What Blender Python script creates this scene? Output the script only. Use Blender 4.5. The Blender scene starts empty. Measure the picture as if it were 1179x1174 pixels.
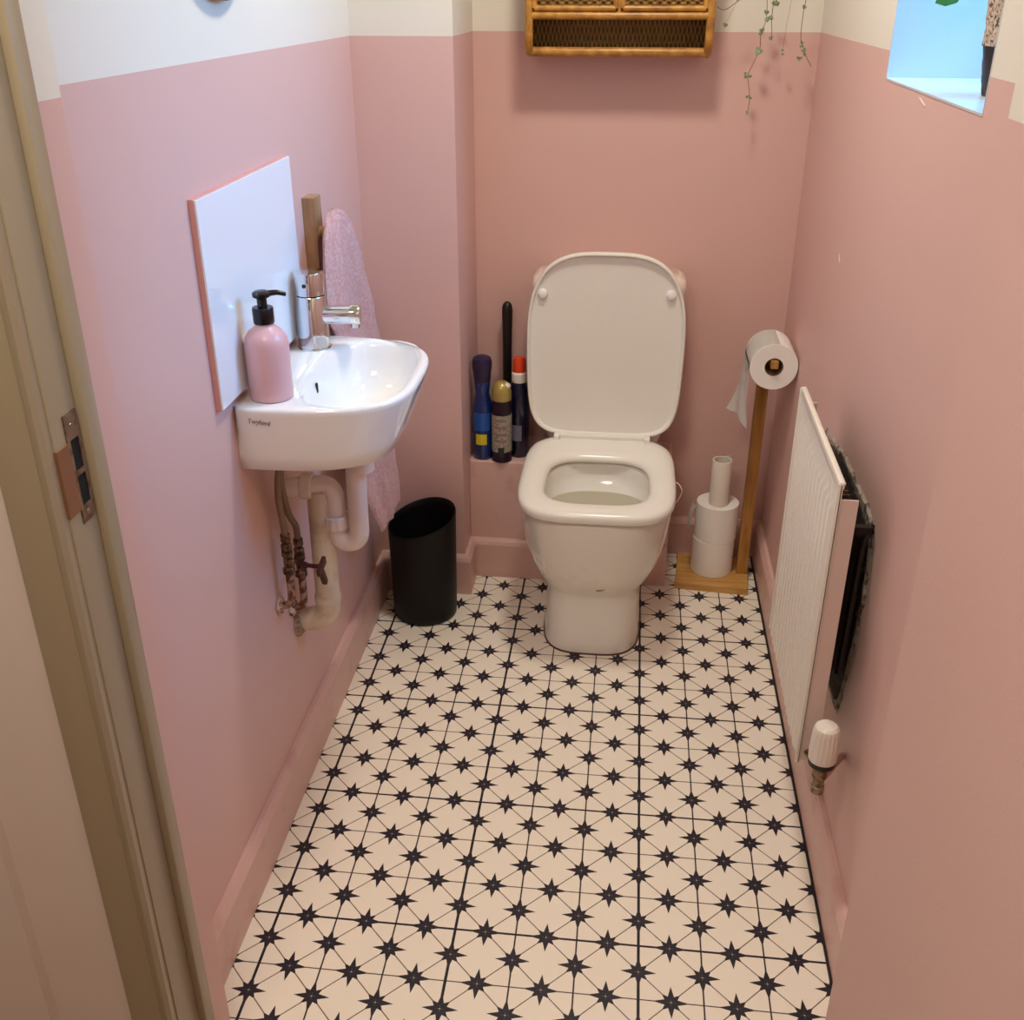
import bpy, bmesh, math, random
from mathutils import Vector, Matrix, noise
C = bpy.context.scene.collection
PI = math.pi
random.seed(7)

# ------------------------------------------------------------------ camera
cam_d = bpy.data.cameras.new('camera')
cam_d.sensor_fit = 'HORIZONTAL'; cam_d.sensor_width = 36.0
cam_d.lens = 36.0*1193.435/1179.0
cam_d.clip_start = 0.02
cam = bpy.data.objects.new('camera', cam_d); C.objects.link(cam)
cam.location = (-0.07707, -1.29128, 1.49889)
cam.rotation_euler = (1.1026809, 0.000238, 0.1119029)
bpy.context.scene.camera = cam

# ------------------------------------------------------------------ world, lights, exposure
scn = bpy.context.scene
scn.view_settings.view_transform = 'Standard'
scn.view_settings.look = 'None'
scn.view_settings.gamma = 1.0
scn.view_settings.use_curve_mapping = False
scn.view_settings.exposure = 0.0
world = bpy.data.worlds.new('sky'); scn.world = world; world.use_nodes = True
bg = world.node_tree.nodes['Background']
bg.inputs['Color'].default_value = (0.22, 0.60, 1.0, 1); bg.inputs['Strength'].default_value = 1.3

def area_light(name, loc, rot, size, size_y, power, color, shape='RECTANGLE', portal=False, spread=180):
    d = bpy.data.lights.new(name, 'AREA'); d.shape = shape; d.size = size
    if shape in ('RECTANGLE', 'ELLIPSE'): d.size_y = size_y
    d.energy = power; d.color = color; d.spread = math.radians(spread)
    if portal: d.cycles.is_portal = True
    o = bpy.data.objects.new(name, d); C.objects.link(o); o.location = loc; o.rotation_euler = rot
    return o
area_light('window_portal', (0.64, 0.39, 1.70), (0, math.radians(90), 0), 0.72, 0.58, 1.0, (1, 1, 1), portal=True)
area_light('room_lamp', (-0.10, 0.62, 2.255), (0, 0, 0), 0.20, 0.20, 11.0, (1.0, 0.93, 0.81), shape='DISK')
area_light('hall_fill', (-0.50, -0.90, 2.28), (0, math.radians(-12), 0), 0.5, 0.5, 15.0, (1.0, 0.92, 0.80), shape='DISK')  # unseen fill light added in the hall to lift the lower room
dl = area_light('daylight', (1.75, 0.30, 2.45), (0, 0, 0), 1.7, 1.3, 185.0, (0.05, 0.41, 1.0))
dl.rotation_euler = (Vector((1.75, 0.30, 2.45))-Vector((-0.70, 0.38, 1.25))).to_track_quat('Z', 'Y').to_euler()

# ------------------------------------------------------------------ helpers
def srgb(h):
    if isinstance(h, str):
        h = h.lstrip('#'); h = [int(h[i:i+2], 16)/255 for i in (0, 2, 4)]
    return tuple(c/12.92 if c <= 0.04045 else ((c+0.055)/1.055)**2.4 for c in h) + (1.0,)

def mat(name, col, rough=0.5, metal=0.0, bump=None, spec=0.5, coat=0.0, var=None):
    m = bpy.data.materials.new(name); m.use_nodes = True
    nt = m.node_tree; b = nt.nodes['Principled BSDF']
    b.inputs['Base Color'].default_value = srgb(col); b.inputs['Roughness'].default_value = rough
    b.inputs['Metallic'].default_value = metal; b.inputs['Specular IOR Level'].default_value = spec
    b.inputs['Coat Weight'].default_value = coat
    g = nt.nodes.new('ShaderNodeNewGeometry')
    if var:   # (second colour, scale, low, high)
        n = nt.nodes.new('ShaderNodeTexNoise'); n.inputs['Scale'].default_value = var[1]; n.inputs['Detail'].default_value = 5
        r = nt.nodes.new('ShaderNodeMapRange'); r.inputs[1].default_value = var[2]; r.inputs[2].default_value = var[3]
        x = nt.nodes.new('ShaderNodeMix'); x.data_type = 'RGBA'
        x.inputs[6].default_value = srgb(col); x.inputs[7].default_value = srgb(var[0])
        nt.links.new(g.outputs['Position'], n.inputs['Vector']); nt.links.new(n.outputs['Fac'], r.inputs[0])
        nt.links.new(r.outputs[0], x.inputs[0]); nt.links.new(x.outputs[2], b.inputs['Base Color'])
    if bump:  # (scale, strength, distance)
        n = nt.nodes.new('ShaderNodeTexNoise'); n.inputs['Scale'].default_value = bump[0]; n.inputs['Detail'].default_value = 4
        bp = nt.nodes.new('ShaderNodeBump'); bp.inputs['Strength'].default_value = bump[1]; bp.inputs['Distance'].default_value = bump[2]
        nt.links.new(g.outputs['Position'], n.inputs['Vector'])
        nt.links.new(n.outputs['Fac'], bp.inputs['Height']); nt.links.new(bp.outputs['Normal'], b.inputs['Normal'])
    return m

ORG = {}
def empty(name, loc, label, cat, group=None):
    o = bpy.data.objects.new(name, None); C.objects.link(o); o.location = loc; o.empty_display_size = 0.05
    o['label'] = label; o['category'] = cat
    if group: o['group'] = group
    ORG[o.name] = Vector(loc); return o

def obj(name, bm, m, parent=None, smooth=35, loc=None):
    """bm is authored in world metres; becomes ONE mesh object."""
    bmesh.ops.recalc_face_normals(bm, faces=bm.faces)
    if parent is not None: org = ORG[parent.name]
    elif loc is not None: org = Vector(loc)
    else:
        mn = [min(v.co[i] for v in bm.verts) for i in range(3)]; mx = [max(v.co[i] for v in bm.verts) for i in range(3)]
        org = Vector(((mn[0]+mx[0])/2, (mn[1]+mx[1])/2, mn[2]))
    bmesh.ops.translate(bm, verts=bm.verts, vec=-org)
    me = bpy.data.meshes.new(name); bm.to_mesh(me); bm.free()
    me.materials.append(m)
    if smooth:
        me.polygons.foreach_set('use_smooth', [True]*len(me.polygons))
        me.set_sharp_from_angle(angle=math.radians(smooth))
    o = bpy.data.objects.new(name, me); C.objects.link(o)
    if parent is not None: o.parent = parent
    else: o.location = org
    ORG[o.name] = org
    return o

def struct(name, bm, m, parent=None, smooth=0):
    o = obj(name, bm, m, parent, smooth)
    if parent is None: o['kind'] = 'structure'
    return o

def tag(o, label, cat, group=None, kind=None):
    o['label'] = label; o['category'] = cat
    if group: o['group'] = group
    if kind: o['kind'] = kind
    return o

def box(bm, x0, x1, y0, y1, z0, z1, bev=0.0, seg=2, mtx=None):
    r = bmesh.ops.create_cube(bm, size=1.0)
    vs = r['verts']
    for v in vs:
        v.co = Vector(((x0+x1)/2+v.co.x*(x1-x0), (y0+y1)/2+v.co.y*(y1-y0), (z0+z1)/2+v.co.z*(z1-z0)))
    if bev:
        es = list({e for v in vs for e in v.link_edges})
        r2 = bmesh.ops.bevel(bm, geom=es, offset=bev, segments=seg, affect='EDGES', profile=0.5)
        vs = list({v for f in r2['faces'] for v in f.verts} | {v for v in vs if v.is_valid})
    if mtx is not None: bmesh.ops.transform(bm, matrix=mtx, verts=vs)
    return bm
def B(*a, **k): return box(bmesh.new(), *a, **k)

def loft(bm, rings, cap0=True, cap1=True, closed=True, wrap=False):
    vr = [[bm.verts.new(p) for p in r] for r in rings]
    n = len(rings[0]); pairs = list(zip(vr, vr[1:]))
    if wrap: pairs.append((vr[-1], vr[0]))
    for a, b in pairs:
        for i in range(n if closed else n-1):
            j = (i+1) % n
            bm.faces.new((a[i], a[j], b[j], b[i]))
    if not wrap:
        if cap0: bm.faces.new(list(reversed(vr[0])))
        if cap1: bm.faces.new(vr[-1])
    return bm

def frame_of(d):
    d = Vector(d).normalized()
    up = Vector((0, 0, 1)) if abs(d.z) < 0.9 else Vector((0, 1, 0))
    a = d.cross(up).normalized(); b = a.cross(d).normalized()
    return a, b

def lathe(bm, c, prof, n=48, axis=(0, 0, 1), cap=True):
    """prof: list of (radius, height along axis)."""
    ax = Vector(axis).normalized(); a, b = frame_of(ax); c = Vector(c)
    rings = [[c+ax*h+(a*math.cos(2*PI*i/n)+b*math.sin(2*PI*i/n))*max(r, 1e-4) for i in range(n)] for r, h in prof]
    return loft(bm, rings, cap, cap)

def smooth_path(pts, k=6):
    P = [Vector(p) for p in pts]; out = []
    for i in range(len(P)-1):
        p0 = P[max(i-1, 0)]; p1 = P[i]; p2 = P[i+1]; p3 = P[min(i+2, len(P)-1)]
        for j in range(k):
            t = j/k
            out.append(0.5*((2*p1)+(-p0+p2)*t+(2*p0-5*p1+4*p2-p3)*t*t+(-p0+3*p1-3*p2+p3)*t**3))
    out.append(P[-1]); return out

def tube(bm, pts, r, n=12, sm=True, k=6):
    P = smooth_path(pts, k) if sm and len(pts) > 2 else [Vector(p) for p in pts]
    rings = []; pa = None
    for i, p in enumerate(P):
        d = (P[min(i+1, len(P)-1)]-P[max(i-1, 0)]).normalized()
        if pa is None: a, b = frame_of(d)
        else:
            a = (pa-d*pa.dot(d)).normalized(); b = a.cross(d).normalized()
        pa = a
        rr = r(i/(len(P)-1)) if callable(r) else r
        rings.append([p+(a*math.cos(2*PI*j/n)+b*math.sin(2*PI*j/n))*rr for j in range(n)])
    return loft(bm, rings)

def spow(v, e): return math.copysign(abs(v)**e, v)
def sell(cx, cy, hx, hy, z, n=3.0, N=64, egg=0.0):
    """superellipse ring in the xy plane; egg narrows the front (low y)."""
    out = []
    for i in range(N):
        t = 2*PI*i/N
        x = spow(math.cos(t), 2/n)*hx; y = spow(math.sin(t), 2/n)*hy
        x *= 1+egg*(y/hy)
        out.append((cx+x, cy+y, z))
    return out

def text_mesh(s, size, mtx, name, m, parent, ext=0.0004):
    cu = bpy.data.curves.new(name, 'FONT'); cu.body = s; cu.size = size; cu.align_x = 'CENTER'; cu.align_y = 'CENTER'; cu.extrude = ext
    tmp = bpy.data.objects.new('tmp_text', cu); C.objects.link(tmp)
    dg = bpy.context.evaluated_depsgraph_get(); dg.update()
    me = bpy.data.meshes.new_from_object(tmp.evaluated_get(dg))
    C.objects.unlink(tmp); bpy.data.objects.remove(tmp)
    bm = bmesh.new(); bm.from_mesh(me); bmesh.ops.transform(bm, matrix=mtx, verts=bm.verts)
    return obj(name, bm, m, parent, smooth=0)

# ------------------------------------------------------------------ room dimensions (metres)
XL, XR, YA, YB, XN, H = -0.709, 0.343, 1.146, 1.441, -0.480, 1.4014
ZC = 2.32
WY0, WY1, WZ0, WZ1, WX = 0.108, 0.671, 1.358, 2.08, 0.62
BX1, BY, BZ = 0.068, 1.250, 0.350
BH = 0.117

# ------------------------------------------------------------------ materials
PINK, CREAM = '#dcb4aa', '#e9e2d4'
def wall_paint(name):
    m = mat(name, PINK, 0.55, bump=(260, 0.10, 0.002)); nt = m.node_tree; b = nt.nodes['Principled BSDF']
    b.inputs['Roughness'].default_value = 0.48; b.inputs['Specular IOR Level'].default_value = 0.35
    g = nt.nodes.new('ShaderNodeNewGeometry'); s = nt.nodes.new('ShaderNodeSeparateXYZ')
    gt = nt.nodes.new('ShaderNodeMath'); gt.operation = 'GREATER_THAN'; gt.inputs[1].default_value = H
    x = nt.nodes.new('ShaderNodeMix'); x.data_type = 'RGBA'
    x.inputs[6].default_value = srgb(PINK); x.inputs[7].default_value = srgb(CREAM)
    nt.links.new(g.outputs['Position'], s.inputs[0]); nt.links.new(s.outputs['Z'], gt.inputs[0])
    nt.links.new(gt.outputs[0], x.inputs[0]); nt.links.new(x.outputs[2], b.inputs['Base Color'])
    return m
M_wall = wall_paint('two_tone_wall_paint')
M_pink = mat('pink_paint', PINK, 0.38, bump=(200, 0.08, 0.002), var=('#c89a90', 14, 0.55, 0.8))
M_cream = mat('cream_paint', '#e4dac8', 0.5)
M_frame = mat('door_frame_gloss', '#a4967c', 0.35)
M_hall = mat('hall_paint', '#e0d2c8', 0.6)
M_white = mat('white_paint', '#eef0ee', 0.4)
M_ceramic = mat('white_ceramic', '#ece8df', 0.12, coat=0.4)
M_plastic = mat('white_plastic', '#efebe1', 0.22)
M_dark = mat('dark_gap', '#2a1f1c', 0.8)

# floor vinyl: square cells of 108 mm, eight-point stars on every cell edge's middle, heavier joints every third line
def floor_mat(a=0.108):
    m = mat('star_pattern_vinyl', '#e6d3bd', 0.42, spec=0.4); nt = m.node_tree; b = nt.nodes['Principled BSDF']
    def MN(op, x, y=None, z=None):
        n = nt.nodes.new('ShaderNodeMath'); n.operation = op
        for i, v in enumerate((x, y, z)):
            if v is None: continue
            if isinstance(v, (int, float)): n.inputs[i].default_value = v
            else: nt.links.new(v, n.inputs[i])
        return n.outputs[0]
    g = nt.nodes.new('ShaderNodeNewGeometry'); s = nt.nodes.new('ShaderNodeSeparateXYZ'); nt.links.new(g.outputs['Position'], s.inputs[0])
    u = MN('DIVIDE', s.outputs['X'], a); v = MN('DIVIDE', s.outputs['Y'], a)
    p = MN('SUBTRACT', MN('FRACT', MN('ADD', u, v)), 0.5); q = MN('SUBTRACT', MN('FRACT', MN('SUBTRACT', u, v)), 0.5)
    du = MN('ABSOLUTE', MN('MULTIPLY', MN('ADD', p, q), 0.5)); dv = MN('ABSOLUTE', MN('MULTIPLY', MN('SUBTRACT', p, q), 0.5))
    pa = MN('ABSOLUTE', MN('MULTIPLY', p, 0.7071)); qa = MN('ABSOLUTE', MN('MULTIPLY', q, 0.7071))
    def rh(x, y, L, w): return MN('LESS_THAN', MN('ADD', MN('DIVIDE', x, L), MN('DIVIDE', y, w)), 1.0)
    star = MN('MAXIMUM', MN('MAXIMUM', rh(du, dv, 0.285, 0.074), rh(dv, du, 0.285, 0.074)),
              MN('MAXIMUM', rh(pa, qa, 0.200, 0.080), rh(qa, pa, 0.200, 0.080)))
    r = MN('SQRT', MN('ADD', MN('MULTIPLY', du, du), MN('MULTIPLY', dv, dv)))
    dot = MN('LESS_THAN', r, 0.013)
    # pale facet lines running from the middle of a star along its main points
    fac = MN('MULTIPLY', MN('MAXIMUM', MN('LESS_THAN', du, 0.004), MN('LESS_THAN', dv, 0.004)), MN('LESS_THAN', r, 0.06))
    fu = MN('ABSOLUTE', MN('SUBTRACT', MN('FRACT', MN('ADD', u, 0.5)), 0.5)); fv = MN('ABSOLUTE', MN('SUBTRACT', MN('FRACT', MN('ADD', v, 0.5)), 0.5))
    gu = MN('ABSOLUTE', MN('SUBTRACT', MN('FRACT', MN('ADD', MN('DIVIDE', u, 3.0), 0.5)), 0.5)); gv = MN('ABSOLUTE', MN('SUBTRACT', MN('FRACT', MN('ADD', MN('DIVIDE', v, 3.0), 0.5)), 0.5))
    thin_u = MN('LESS_THAN', fu, 0.0130); thin_v = MN('LESS_THAN', fv, 0.0100)
    thick = MN('MAXIMUM', MN('LESS_THAN', gu, 0.0078), MN('LESS_THAN', gv, 0.0066))
    diag = MN('LESS_THAN', MN('MINIMUM', pa, qa), 0.0085)
    halo = MN('GREATER_THAN', r, 0.02)
    def mixc(a_, b_, f_):
        x = nt.nodes.new('ShaderNodeMix'); x.data_type = 'RGBA'
        for i, c_ in ((6, a_), (7, b_)):
            if isinstance(c_, str): x.inputs[i].default_value = srgb(c_)
            else: nt.links.new(c_, x.inputs[i])
        nt.links.new(f_, x.inputs[0]); return x.outputs[2]
    c0 = mixc('#faf0df', '#6a5548', MN('MULTIPLY', diag, halo)); c0 = mixc(c0, '#5a473e', thin_v); c0 = mixc(c0, '#2f2625', thin_u)
    c0 = mixc(c0, '#17131a', thick); c0 = mixc(c0, '#241f29', star); c0 = mixc(c0, '#5a5358', fac); c0 = mixc(c0, '#b5aaa6', dot)
    nt.links.new(c0, b.inputs['Base Color'])
    return m
M_floor = floor_mat()

def wood(name, c1, c2, scale=(60, 60, 6), rough=0.5):
    m = mat(name, c1, rough); nt = m.node_tree; b = nt.nodes['Principled BSDF']
    g = nt.nodes.new('ShaderNodeNewGeometry'); mp = nt.nodes.new('ShaderNodeMapping'); mp.inputs['Scale'].default_value = scale
    n = nt.nodes.new('ShaderNodeTexNoise'); n.inputs['Scale'].default_value = 1.0; n.inputs['Detail'].default_value = 5; n.inputs['Distortion'].default_value = 0.4
    x = nt.nodes.new('ShaderNodeMix'); x.data_type = 'RGBA'; x.inputs[6].default_value = srgb(c1); x.inputs[7].default_value = srgb(c2)
    r = nt.nodes.new('ShaderNodeMapRange'); r.inputs[1].default_value = 0.35; r.inputs[2].default_value = 0.65
    nt.links.new(g.outputs['Position'], mp.inputs[0]); nt.links.new(mp.outputs[0], n.inputs['Vector']); nt.links.new(n.outputs['Fac'], r.inputs[0])
    nt.links.new(r.outputs[0], x.inputs[0]); nt.links.new(x.outputs[2], b.inputs['Base Color'])
    return m
M_pole = wood('golden_pine', '#b8843e', '#95642a', (90, 90, 8))
M_base = wood('pale_pine', '#d8a863', '#c08c46', (10, 90, 90))
M_oak = wood('light_oak', '#b8936a', '#9a7652', (90, 90, 10))
M_cane = wood('rattan_cane', '#c68f3e', '#9a6524', (40, 40, 40), 0.35)

def weave_mat(name, c1, c2, sx, sz, dist=0.004):
    m = mat(name, c1, 0.5); nt = m.node_tree; b = nt.nodes['Principled BSDF']
    g = nt.nodes.new('ShaderNodeNewGeometry'); s = nt.nodes.new('ShaderNodeSeparateXYZ'); nt.links.new(g.outputs['Position'], s.inputs[0])
    def MN(op, x, y=None):
        n = nt.nodes.new('ShaderNodeMath'); n.operation = op
        for i, v in enumerate((x, y)):
            if v is None: continue
            if isinstance(v, (int, float)): n.inputs[i].default_value = v
            else: nt.links.new(v, n.inputs[i])
        return n.outputs[0]
    a = MN('MULTIPLY', s.outputs['X'], sx); c = MN('MULTIPLY', s.outputs['Z'], sz)
    row = MN('FLOOR', MN('DIVIDE', c, PI)); par = MN('MULTIPLY', MN('MODULO', row, 2.0), PI)
    w = MN('MULTIPLY', MN('SINE', MN('ADD', a, par)), MN('ABSOLUTE', MN('SINE', c)))
    f = MN('ADD', MN('MULTIPLY', w, 0.5), 0.5)
    x = nt.nodes.new('ShaderNodeMix'); x.data_type = 'RGBA'; x.inputs[6].default_value = srgb(c2); x.inputs[7].default_value = srgb(c1)
    nt.links.new(f, x.inputs[0]); nt.links.new(x.outputs[2], b.inputs['Base Color'])
    bp = nt.nodes.new('ShaderNodeBump'); bp.inputs['Strength'].default_value = 1.0; bp.inputs['Distance'].default_value = dist
    nt.links.new(f, bp.inputs['Height']); nt.links.new(bp.outputs['Normal'], b.inputs['Normal'])
    return m
M_weave = weave_mat('woven_rattan', '#d2a358', '#6e4414', 300, 480)
M_weave_b = weave_mat('woven_rattan_back', '#c49a54', '#73501f', 620, 180)
M_weave_s = weave_mat('woven_rattan_side', '#b8863e', '#6e4414', 300, 480)

# ------------------------------------------------------------------ structure
struct('floor', B(XL-0.02, XR+0.02, -0.42, YB+0.02, -0.03, 0.0), M_floor)
struct('floor_hall', B(-1.6, 0.24, -2.3, -0.42, -0.03, -0.002), mat('hall_boards', '#8a6a4e', 0.5))
struct('ceiling', B(-1.6, 0.75, -2.35, YB+0.1, ZC, ZC+0.06), M_cream)
struct('wall_left', B(XL-0.12, XL, -0.26, YB+0.1, -0.03, ZC), M_wall)
struct('wall_alcove', B(XL, XN, YA, YB+0.1, -0.03, ZC), M_wall)
struct('wall_back', B(XN, XR+0.3, YB, YB+0.1, -0.03, ZC), M_wall)
bm = bmesh.new()
for a in ((-0.343, YB, -0.03, WZ0), (-0.343, WY0, WZ0, WZ1), (WY1, YB, WZ0, WZ1), (-0.343, YB, WZ1, ZC)):
    box(bm, XR, WX, *a)
bmesh.ops.remove_doubles(bm, verts=bm.verts, dist=1e-5)
wr = struct('wall_right', bm, M_wall)
struct('wall_doorway_right', B(0.228, 0.50, -2.3, -0.343, -0.03, ZC), M_wall)
struct('wall_doorway_left', B(-0.85, -0.638, -0.405, -0.258, -0.03, ZC), M_wall)
struct('wall_doorway_header', B(-0.638, 0.228, -0.405, -0.258, 2.06, ZC), M_wall)
struct('wall_hall_left', B(-1.62, -0.80, -0.43, -0.405, -0.03, ZC), M_hall)
struct('wall_hall_side', B(-1.66, -1.6, -2.3, -0.405, -0.03, ZC), M_hall)
struct('wall_hall_rear', B(-1.66, 0.3, -2.36, -2.3, -0.03, ZC), M_hall)

# pipe boxing behind the pan
struct('trim_1', B(XN, BX1, BY, YB, -0.01, BZ, bev=0.003), M_pink, smooth=0)

def skirt(name, p0, p1, out, m0=0, m1=0, t=0.018, h=BH):
    """skirting board from p0 to p1 along a wall; out = direction into the room; m0/m1 mitre the ends (+1 longer outside)."""
    p0 = Vector((*p0, 0)); p1 = Vector((*p1, 0)); d = (p1-p0).normalized(); o = Vector((*out, 0))
    prof = [(0, 0), (t, 0), (t, h-0.016), (t-0.004, h-0.007), (t-0.009, h), (0, h)]
    bm = bmesh.new(); rings = []
    for base, mm, sg in ((p0, m0, -1), (p1, m1, 1)):
        rings.append([base+o*a+d*(sg*mm*a)+Vector((0, 0, z)) for a, z in prof])
    loft(bm, rings); return struct(name, bm, M_pink)
skirt('baseboard_left', (XL, -0.26), (XL, YA), (1, 0), 0, -1)
skirt('baseboard_alcove', (XL, YA), (XN, YA), (0, -1), -1, 1)
skirt('baseboard_nib', (XN, YA), (XN, BY), (1, 0), 1, -1)
skirt('baseboard_boxing', (XN, BY), (BX1, BY), (0, -1), -1, 0)
skirt('baseboard_back', (BX1, YB), (XR, YB), (0, -1), 0, -1)
skirt('baseboard_right', (XR, -0.343), (XR, YB), (-1, 0), 0, -1)
bm = bmesh.new(); box(bm, XR-0.0225, XR-0.017, -0.343, YB-0.02, 0, 0.004)
struct('trim_2', bm, M_dark)

# door lining, stop and architrave at the left of the doorway
bm = bmesh.new(); box(bm, -0.645, -0.622, -0.353, -0.327, -0.01, 2.05, bev=0.004); struct('trim_3', bm, M_frame, smooth=30)
bm = bmesh.new(); box(bm, -0.645, -0.632, -0.405, -0.353, -0.01, 2.05, bev=0.001); struct('trim_4', bm, M_frame, smooth=30)
prof = [(-0.634, -0.404), (-0.634, -0.415), (-0.638, -0.421), (-0.644, -0.419), (-0.649, -0.4155), (-0.654, -0.4175), (-0.681, -0.421), (-0.690, -0.419), (-0.694, -0.413), (-0.694, -0.404)]
bm = bmesh.new(); loft(bm, [[(x, y, z) for x, y in prof] for z in (-0.01, 2.10)]); struct('trim_5', bm, M_frame, smooth=30)
bm = bmesh.new(); box(bm, -0.85, -0.694, -0.412, -0.404, -0.01, ZC); struct('wall_hall_front', bm, M_hall)
bm = bmesh.new(); box(bm, -0.632, 0.228, -0.405, -0.353, 2.03, 2.06); struct('trim_6', bm, M_frame)

# strike plate on the door lining
M_nickel = mat('worn_nickel', '#9c8a78', 0.38, 0.85, var=('#6b4f3a', 60, 0.45, 0.65))
M_brown = mat('bare_timber', '#8a5c3c', 0.6)
sp = empty('strike_plate', (-0.632, -0.370, 0.99), 'worn metal strike plate with two dark latch holes on the door lining', 'strike plate')
bm = bmesh.new(); X0 = -0.632
def quadx(bm, y0, y1, z0, z1, x=X0, t=0.0016): box(bm, x, x+t, y0, y1, z0, z1)
for a in ((-0.383, -0.357, 1.087, 1.115), (-0.383, -0.357, 0.995, 1.014), (-0.383, -0.378, 1.014, 1.087), (-0.362, -0.357, 1.014, 1.087), (-0.378, -0.362, 1.047, 1.053)): quadx(bm, *a)
obj('face_plate', bm, M_nickel, sp, 0)
bm = bmesh.new(); box(bm, X0, X0+0.0018, -0.402, -0.383, 1.012, 1.086); box(bm, -0.640, X0+0.0018, -0.4060, -0.402, 1.012, 1.086)
obj('lip', bm, mat('brown_lip', '#8a5f42', 0.5, 0.2), sp, 0)
for z0, z1 in ((1.053, 1.087), (1.014, 1.047)):
    bm = bmesh.new(); box(bm, X0, X0+0.0006, -0.378, -0.362, z0, z1); obj('latch_hole', bm, mat('black_recess', '#050505', 0.9), sp, 0)
for z in (1.101, 1.004):
    bm = bmesh.new(); lathe(bm, (X0+0.0014, -0.370, z), [(0.0038, 0), (0.0036, 0.0008), (0.001, 0.0009)], 16, (1, 0, 0)); obj('screw', bm, mat('screw_steel', '#a08f80', 0.3, 0.9), sp)

# window in the right wall
win = B(WX-0.045, WX-0.002, WY0, WY0+0.04, WZ0, WZ1)
for a in ((WY1-0.04, WY1, WZ0, WZ1), (WY0, WY1, WZ0, WZ0+0.045), (WY0, WY1, WZ1-0.04, WZ1)): box(win, WX-0.045, WX-0.002, *a)
w1 = struct('window_1', win, M_white)
g = mat('window_glass', '#ffffff', 0.0); nt = g.node_tree
for n in list(nt.nodes):
    if n.type == 'BSDF_PRINCIPLED': nt.nodes.remove(n)
tr = nt.nodes.new('ShaderNodeBsdfTransparent'); gl = nt.nodes.new('ShaderNodeBsdfGlossy'); gl.inputs['Roughness'].default_value = 0.02
mx = nt.nodes.new('ShaderNodeMixShader'); mx.inputs[0].default_value = 0.06
nt.links.new(tr.outputs[0], mx.inputs[1]); nt.links.new(gl.outputs[0], mx.inputs[2]); nt.links.new(mx.outputs[0], nt.nodes['Material Output'].inputs[0])
obj('pane', B(WX-0.026, WX-0.022, WY0+0.038, WY1-0.038, WZ0+0.043, WZ1-0.038), g, w1, 0)
M_reveal = mat('white_gloss', '#d3d6d8', 0.25)
bm = bmesh.new(); box(bm, XR-0.001, WX-0.046, WY0+0.0005, WY1-0.0005, WZ0-0.0015, WZ0+0.0015)
obj('window_sill', bm, M_reveal, w1, 0)
bm = bmesh.new()
box(bm, XR-0.0008, WX-0.046, WY0, WY0+0.002, WZ0, WZ1); box(bm, XR-0.0008, WX-0.046, WY1-0.002, WY1, WZ0, WZ1); box(bm, XR-0.0008, WX-0.046, WY0, WY1, WZ1-0.002, WZ1)
obj('reveal_lining', bm, M_reveal, w1, 0)

# torn plaster behind the radiator, on the right wall
def blob_yz(pts, x, amp, seed, N=90):
    P = [Vector((0, a, b)) for a, b in pts]; P.append(P[0]); per = []
    Ls = [(P[i+1]-P[i]).length for i in range(len(P)-1)]; T = sum(Ls)
    c = sum((p for p in P[:-1]), Vector())/(len(P)-1)
    for k in range(N):
        s = T*k/N; i = 0
        while s > Ls[i]: s -= Ls[i]; i += 1
        p = P[i].lerp(P[i+1], s/Ls[i]); n = (p-c).normalized()
        per.append(Vector((x, p.y, p.z))+n*amp*noise.noise(Vector((k*0.55, seed, 0))))
    return per
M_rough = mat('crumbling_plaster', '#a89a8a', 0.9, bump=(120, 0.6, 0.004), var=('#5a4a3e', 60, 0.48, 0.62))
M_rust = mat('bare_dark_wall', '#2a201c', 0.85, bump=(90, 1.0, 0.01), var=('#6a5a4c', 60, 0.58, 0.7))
per = blob_yz([(0.74, 0.69), (0.54, 0.722), (0.43, 0.722), (0.29, 0.723), (0.244, 0.694), (0.238, 0.636), (0.246, 0.502), (0.268, 0.376), (0.285, 0.31), (0.60, 0.30), (0.75, 0.48)], XR, 0.014, 1.0)
bm = bmesh.new(); c = Vector((0, 0.47, 0.54))
loft(bm, [per, [Vector((XR-0.004, *(p.lerp(c, 0.03).yz))) for p in per], [Vector((XR-0.003, *(p.lerp(c, 0.08).yz))) for p in per]])
obj('torn_plaster', bm, M_rough, wr, 0)
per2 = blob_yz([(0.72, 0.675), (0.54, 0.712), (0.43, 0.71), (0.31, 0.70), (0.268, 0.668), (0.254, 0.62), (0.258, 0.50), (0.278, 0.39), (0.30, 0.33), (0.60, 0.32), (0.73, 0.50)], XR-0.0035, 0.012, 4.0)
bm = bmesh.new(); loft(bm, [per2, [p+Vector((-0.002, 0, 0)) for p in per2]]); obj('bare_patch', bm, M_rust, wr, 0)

M_scuff = mat('pale_scuff', '#e3c3ba', 0.6)
for (y0, z0, y1, z1, w) in ((0.858, 1.018, 0.846, 1.004, 0.0007), (0.425, 1.349, 0.385, 1.341, 0.0012)):
    bm = bmesh.new(); tube(bm, [(XR-0.0002, y0, z0), (XR-0.0006, (y0+y1)/2, (z0+z1)/2), (XR-0.0002, y1, z1)], w, 6, False); obj('scuff_mark', bm, M_scuff, wr)

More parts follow.
